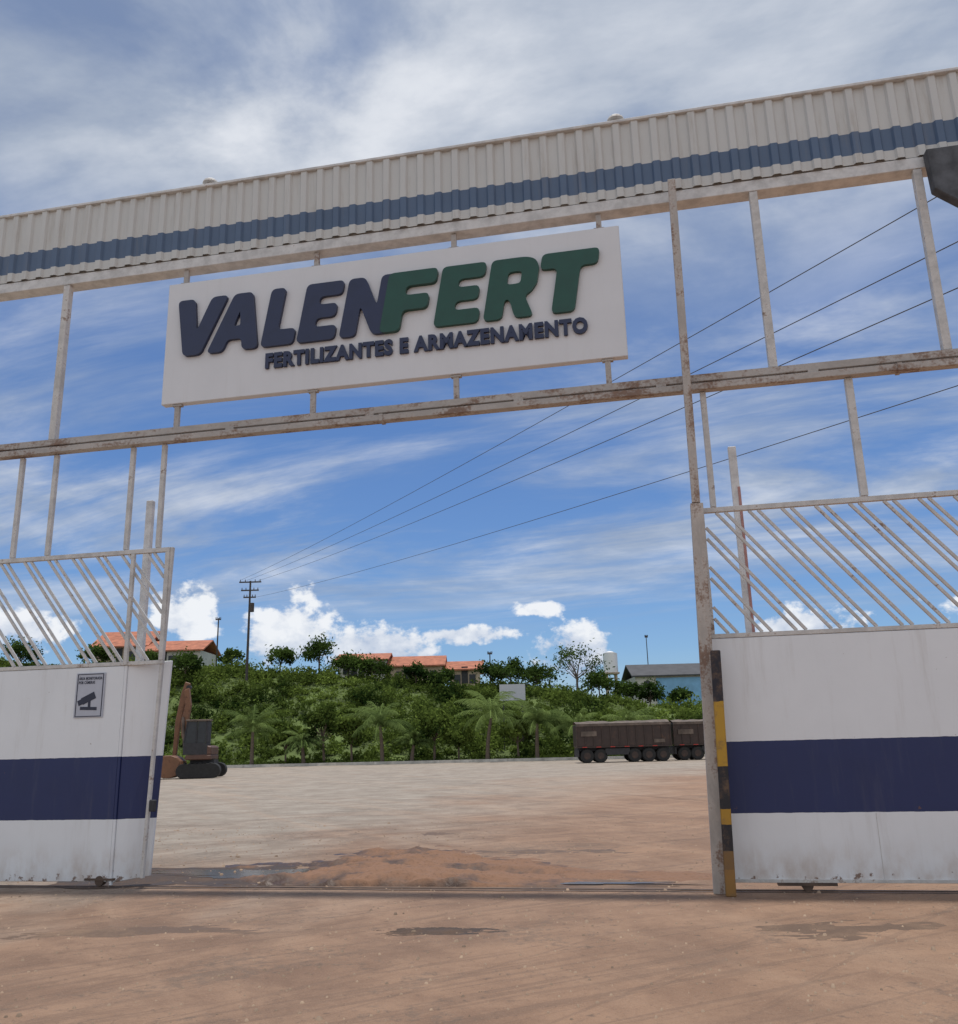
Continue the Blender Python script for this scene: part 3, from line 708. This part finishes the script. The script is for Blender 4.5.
# ---------------------------------------------------------------- trailers
def trailer(x0,x1,y0,label):
    b=((x0+x1)/2,y0,0); e=thing('bulk_trailer',b,label,'trailer',group='parked bulk trailers'); D=2.5
    mb=MB(); mb.box(x0,x1,y0,y0+D,1.15,2.72); mesh_obj('body',mb,M['trailer'],b,e,.03)
    mb=MB(); n=int((x1-x0)/.6)
    for i in range(n+1):
        xx=x0+.03+(x1-x0-.1)*i/n; mb.box(xx-.03,xx+.05,y0-.06,y0-.003,1.18,2.70)
    mb.box(x0-.01,x1+.01,y0-.07,y0-.002,2.705,2.80); mb.box(x0-.01,x1+.01,y0-.07,y0-.002,1.08,1.17)
    mesh_obj('side_ribs',mb,M['trailer'],b,e)
    mb=MB(); nx,ny=30,6
    for j in range(ny+1):
        for i in range(nx+1):
            xx=x0+(x1-x0)*i/nx; yy=y0-.06+(D+.12)*j/ny; t=math.sin(math.pi*j/ny)
            mb.v.append((xx,yy,2.76+.22*t+.12*mnoise.noise(Vector((xx*1.2,yy,7)))*(1 if 0<j<ny else .5)))
    for j in range(ny):
        for i in range(nx): a=j*(nx+1)+i; mb.f.append((a,a+1,a+nx+2,a+nx+1))
    mb.box(x0,x1,y0-.08,y0-.071,2.62,2.78)
    mesh_obj('tarpaulin_cover',mb,M['tarp'],b,e,smoothf=False)
    mb=MB(); mb.box(x0+.1,x1-.1,y0+.5,y0+D-.5,.85,1.07); mb.box(x0+.05,x0+.15,y0,y0+D,.45,.95); mb.box(x0+2.1,x1-3.1,y0+.05,y0+.1,.55,1.0); mesh_obj('chassis',mb,M['dark'],b,e)
    for xw in (x0+.75,x0+1.75,x1-2.75,x1-1.7,x1-.65):
        for yy in (y0+.05,y0+D-.4):
            w=bpy.data.objects.new('wheel',None); COL.objects.link(w); w.parent=e; w.location=(xw-b[0],yy-b[1],.5)
            mb=MB(); mb.cyl((0,0,0),(0,.35,0),.5,n=20); mesh_obj('tyre',mb,M['rubber'],(0,0,0),w,.05)
            mb=MB(); mb.cyl((0,-.01,0),(0,.05,0),.25,n=14); mesh_obj('rim',mb,M['trailer'],(0,0,0),w)
    for i in range(6):
        xx=x0+.4+(x1-x0-.8)*i/6; mb=MB(); mb.box(xx,xx+.35,y0-.085,y0-.072,1.10,1.15); mesh_obj('reflector_tape',mb,M['redtape'],b,e)
    mb=MB(); mb.box(x0+.35,x0+1.5,y0-.09,y0-.066,1.9,2.25); mesh_obj('name_plate',mb,M['tarp'],b,e)
    mb=MB(); mb.box(x1-1.3,x1-.5,y0-.09,y0-.066,1.35,1.6); mesh_obj('name_plate',mb,M['tarp'],b,e)
trailer(6.75,13.75,67.6,'dark brown bulk trailer with tarpaulin cover parked in the yard')
trailer(14.2,21.2,69,'dark brown bulk trailer with bumpy tarpaulin parked beside another')

# ---------------------------------------------------------------- excavator
X=-17.15; Y=55.5
b=(X,Y,0); e=thing('excavator',b,'rusty brown tracked excavator with raised boom parked in the yard','excavator',rot=.1)
for dy in(-1.0,1.0):
    mb=MB(); pts=[]
    for i in range(20):
        t=2*math.pi*i/20; pts.append((X+.10+math.copysign(.85,math.cos(t))+.42*math.cos(t),.44+.42*math.sin(t)))
    mb.prism(pts,Y+dy-.28,Y+dy+.28)
    for i in range(6): mb.box(X-.75+i*.3,X-.63+i*.3,Y+dy-.30,Y+dy+.30,.855,.90)
    mesh_obj('track',mb,M['rubber'],b,e,.02)
mb=MB(); mb.box(X-.5,X+.9,Y-.7,Y+.7,.5,1.05); mesh_obj('undercarriage',mb,M['dark'],b,e)
mb=MB(); mb.box(X-.7,X+.8,Y-1.15,Y+1.25,1.06,1.35); mb.prism([(X+.50,1.351),(X+.8,1.351),(X+.8,1.8),(X+.50,1.9)],Y-1.1,Y+1.2); mesh_obj('engine_house',mb,M['exc'],b,e,.05)
mb=MB()   # cab: floor, back wall, pillars and top frame around glazing
mb.box(X-.85,X+.55,Y-1.12,Y-.1,1.36,2.05); mb.box(X+.42,X+.55,Y-1.12,Y-.1,2.051,3.3)
mb.beam((X-.82,Y-1.08,2.05),(X-.66,Y-1.08,3.3),.08,.08); mb.beam((X-.82,Y-.14,2.05),(X-.66,Y-.14,3.3),.08,.08)
mb.beam((X-.10,Y-1.09,2.05),(X-.10,Y-1.09,3.3),.08,.06)
mesh_obj('cab',mb,M['dark'],b,e,.02)
mb=MB(); mb.prism([(X-.78,2.05),(X-.15,2.05),(X-.15,3.28),(X-.63,3.28)],Y-1.075,Y-1.06); mesh_obj('cab_window',mb,M['glass'],b,e)
mb=MB(); mb.prism([(X-.05,2.05),(X+.41,2.05),(X+.41,3.28),(X-.05,3.28)],Y-1.075,Y-1.06); mesh_obj('cab_window',mb,M['glass'],b,e)
mb=MB(); mb.box(X-.76,X+.6,Y-1.18,Y-.05,3.305,3.40); mesh_obj('cab_roof',mb,M['tarp'],b,e,.02)
mb=MB(); mb.box(X-.35,X+.1,Y-.75,Y-.35,2.06,2.75); mesh_obj('seat',mb,M['rubber'],b,e,.04)
P=[(X-.80,1.45),(X-1.25,2.5),(X-1.30,3.3),(X-1.12,4.3),(X-1.22,5.2),(X-.95,5.35),(X-.78,4.3),(X-.90,3.3),(X-.80,2.6),(X-.35,1.5)]
mb=MB(); mb.prism(P,Y-.02,Y+.40); mesh_obj('boom',mb,M['boom'],b,e,.03)
mb=MB(); mb.prism([(X-1.28,5.75),(X-.98,5.65),(X-1.10,4.9),(X-1.45,3.2),(X-1.58,1.25),(X-1.80,1.3),(X-1.75,3.3),(X-1.50,5.0)],Y+.42,Y+.72); mesh_obj('stick',mb,M['boom'],b,e,.03)
mb=MB(); mb.cyl((X-1.0,Y-.1,1.8),(X-1.18,Y-.1,3.6),.08); mesh_obj('hydraulic_ram',mb,M['tarp'],b,e)
mb=MB(); mb.cyl((X-1.05,Y+.36,5.4),(X-1.05,Y+.78,5.4),.14); mesh_obj('pivot_pin',mb,M['dark'],b,e)
mb=MB(); pts=[]
for i in range(14):
    t=2*math.pi*i/14; pts.append((X-1.75+.85*math.cos(t),.74+.70*math.sin(t)*(1 if math.sin(t)<0 else .9)))
mb.prism(pts,Y-.9,Y+.6)
for i in range(5): mb.prism([(X-2.50,.4),(X-2.75,.12),(X-2.4,.25)],Y-.85+i*.3,Y-.75+i*.3)
mesh_obj('bucket',mb,M['boom'],b,e,.03)

# ---------------------------------------------------------------- sun and sky
EL=math.radians(86.5); AZ=math.radians(10)
sd=bpy.data.lights.new('sun','SUN'); sd.energy=3.1; sd.angle=math.radians(2.0); sd.color=(1,.96,.90)
so=bpy.data.objects.new('sun',sd); COL.objects.link(so)
dirv=Vector((math.sin(AZ)*math.cos(EL),math.cos(AZ)*math.cos(EL),math.sin(EL)))
so.rotation_euler=dirv.to_track_quat('Z','Y').to_euler(); so.location=(0,0,50)
w=bpy.data.worlds.new('World'); S.world=w; w.use_nodes=True; nt=w.node_tree
try:
    w.cycles.sampling_method='MANUAL'; w.cycles.sample_map_resolution=256
except Exception: pass
bg=nt.nodes['Background']; out=nt.nodes['World Output']
sky=nt.nodes.new('ShaderNodeTexSky'); sky.sky_type='NISHITA'; sky.sun_disc=False; sky.sun_elevation=EL; sky.sun_rotation=AZ
sky.air_density=1.0; sky.dust_density=.3; sky.ozone_density=2.0
skyc=mix(nt,1.,sky.outputs[0],(.58,.75,1.0),'MULTIPLY')
nt.links.new(skyc,bg.inputs['Color']); bg.inputs['Strength'].default_value=.11
tc=nt.nodes.new('ShaderNodeTexCoord').outputs['Generated']; q=sepz(nt,tc)
az=mth(nt,'ARCTAN2',q['X'],q['Y']); el=mth(nt,'ARCSINE',q['Z'])
den=mth(nt,'ADD',mth(nt,'MAXIMUM',q['Z'],0),.14)
cb=nt.nodes.new('ShaderNodeCombineXYZ'); nt.links.new(mth(nt,'DIVIDE',q['X'],den),cb.inputs[0]); nt.links.new(mth(nt,'DIVIDE',q['Y'],den),cb.inputs[1])
P=cb.outputs[0]
mp=nt.nodes.new('ShaderNodeMapping'); mp.inputs['Rotation'].default_value=(0,0,.25); mp.inputs['Location'].default_value=(3.1,1.7,0); nt.links.new(P,mp.inputs[0]); P=mp.outputs[0]
cs=noise(nt,P,1.5,7,.64,.5,(.45,1.25,1))
c1=mth(nt,'MULTIPLY',smooth(nt,cs,.35,.68),.70)
puf=noise(nt,P,2.1,7,.58,.3,(.8,1,1))
# a bright cloud bank high up, a little to the left
ba=mth(nt,'MULTIPLY_ADD',az,1/.30,.22/.30); be=mth(nt,'MULTIPLY_ADD',el,1/.15,-.74/.15)
bb_=mth(nt,'SUBTRACT',1,mth(nt,'SQRT',mth(nt,'MULTIPLY_ADD',ba,ba,mth(nt,'MULTIPLY',be,be))))
bank=smooth(nt,mth(nt,'ADD',bb_,mth(nt,'MULTIPLY',mth(nt,'SUBTRACT',puf,.5),2.4)),0.,1.0)
hi=smooth(nt,el,.36,.62)
c2=mth(nt,'MULTIPLY',mth(nt,'ADD',mth(nt,'MULTIPLY',smooth(nt,puf,.34,.58),.35),.58),hi)
c2=mth(nt,'MAXIMUM',c2,mth(nt,'MULTIPLY',bank,.88))
band=mth(nt,'MULTIPLY',smooth(nt,el,.15,.22),mth(nt,'SUBTRACT',1,smooth(nt,el,.27,.36)))
c3=mth(nt,'MULTIPLY',mth(nt,'MULTIPLY',band,smooth(nt,cs,.36,.62)),.8)
lowf=smooth(nt,el,.10,.17)
cov=mth(nt,'MAXIMUM',mth(nt,'MAXIMUM',mth(nt,'MULTIPLY',c1,lowf),c2),c3,clamp=True)
haze=mth(nt,'MULTIPLY',mth(nt,'SUBTRACT',1,smooth(nt,el,0,.10)),.45)
cov=mth(nt,'MAXIMUM',cov,haze)
# unseen bright cloud added behind the camera to raise neutral ambient light
rear_fill=smooth(nt,mth(nt,'MULTIPLY',q['Y'],-1.),-.10,.45)
cov=mth(nt,'MAXIMUM',cov,mth(nt,'MULTIPLY',rear_fill,.85))
sh=mth(nt,'ADD',mth(nt,'MULTIPLY',cs,.35),mth(nt,'MULTIPLY',puf,.65))
sh=mth(nt,'ADD',sh,mth(nt,'MULTIPLY',bank,.09))
sh=mth(nt,'ADD',sh,mth(nt,'MULTIPLY',rear_fill,.17))
sh=mth(nt,'SUBTRACT',sh,mth(nt,'MULTIPLY',smooth(nt,el,.45,.85),.06))
ccol=ramp(nt,sh,[(.36,(.27,.33,.44)),(.49,(.42,.48,.58)),(.64,(.76,.79,.84)),(.80,(.94,.96,.98))])
b2=nt.nodes.new('ShaderNodeBackground'); nt.links.new(ccol,b2.inputs['Color']); b2.inputs['Strength'].default_value=1.
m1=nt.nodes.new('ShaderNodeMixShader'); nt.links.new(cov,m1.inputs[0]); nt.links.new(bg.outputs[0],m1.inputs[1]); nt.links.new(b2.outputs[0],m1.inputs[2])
cc_=nt.nodes.new('ShaderNodeCombineXYZ'); nt.links.new(az,cc_.inputs[0]); nt.links.new(mth(nt,'MULTIPLY',el,1.3),cc_.inputs[1])
cn1=noise(nt,cc_.outputs[0],28,7,.58)
best=None
for a,e0,ra,re in [(-.330,.138,.036,.028),(-.215,.125,.054,.038),(-.120,.108,.062,.024),(.103,.096,.038,.028),(.065,.143,.028,.009),(-.02,.118,.06,.010),(.345,.112,.050,.020),(-.49,.125,.05,.020),(.55,.12,.07,.02),(-.8,.12,.1,.03),(1.0,.11,.12,.03)]:
    dx=mth(nt,'MULTIPLY_ADD',az,1/ra,-a/ra); dy=mth(nt,'MULTIPLY_ADD',el,1/re,-e0/re)
    d=mth(nt,'SUBTRACT',1,mth(nt,'SQRT',mth(nt,'MULTIPLY_ADD',dx,dx,mth(nt,'MULTIPLY',dy,dy))))
    best=d if best is None else mth(nt,'MAXIMUM',best,d)
ev=mth(nt,'ADD',mth(nt,'MAXIMUM',best,-.8),mth(nt,'MULTIPLY',mth(nt,'SUBTRACT',cn1,.47),3.0))
cf=mth(nt,'MULTIPLY',smooth(nt,ev,-.02,.42),.95)
cuc=ramp(nt,mth(nt,'ADD',mth(nt,'MULTIPLY',cn1,.9),mth(nt,'MULTIPLY',smooth(nt,el,.07,.15),.32)),[(.40,(.40,.49,.66)),(.76,(.90,.92,.95))])
b3=nt.nodes.new('ShaderNodeBackground'); nt.links.new(cuc,b3.inputs['Color'])
m2=nt.nodes.new('ShaderNodeMixShader'); nt.links.new(cf,m2.inputs[0]); nt.links.new(m1.outputs[0],m2.inputs[1]); nt.links.new(b3.outputs[0],m2.inputs[2])
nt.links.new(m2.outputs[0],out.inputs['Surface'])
S.view_settings.view_transform='Standard'; S.view_settings.look='None'; S.view_settings.exposure=0
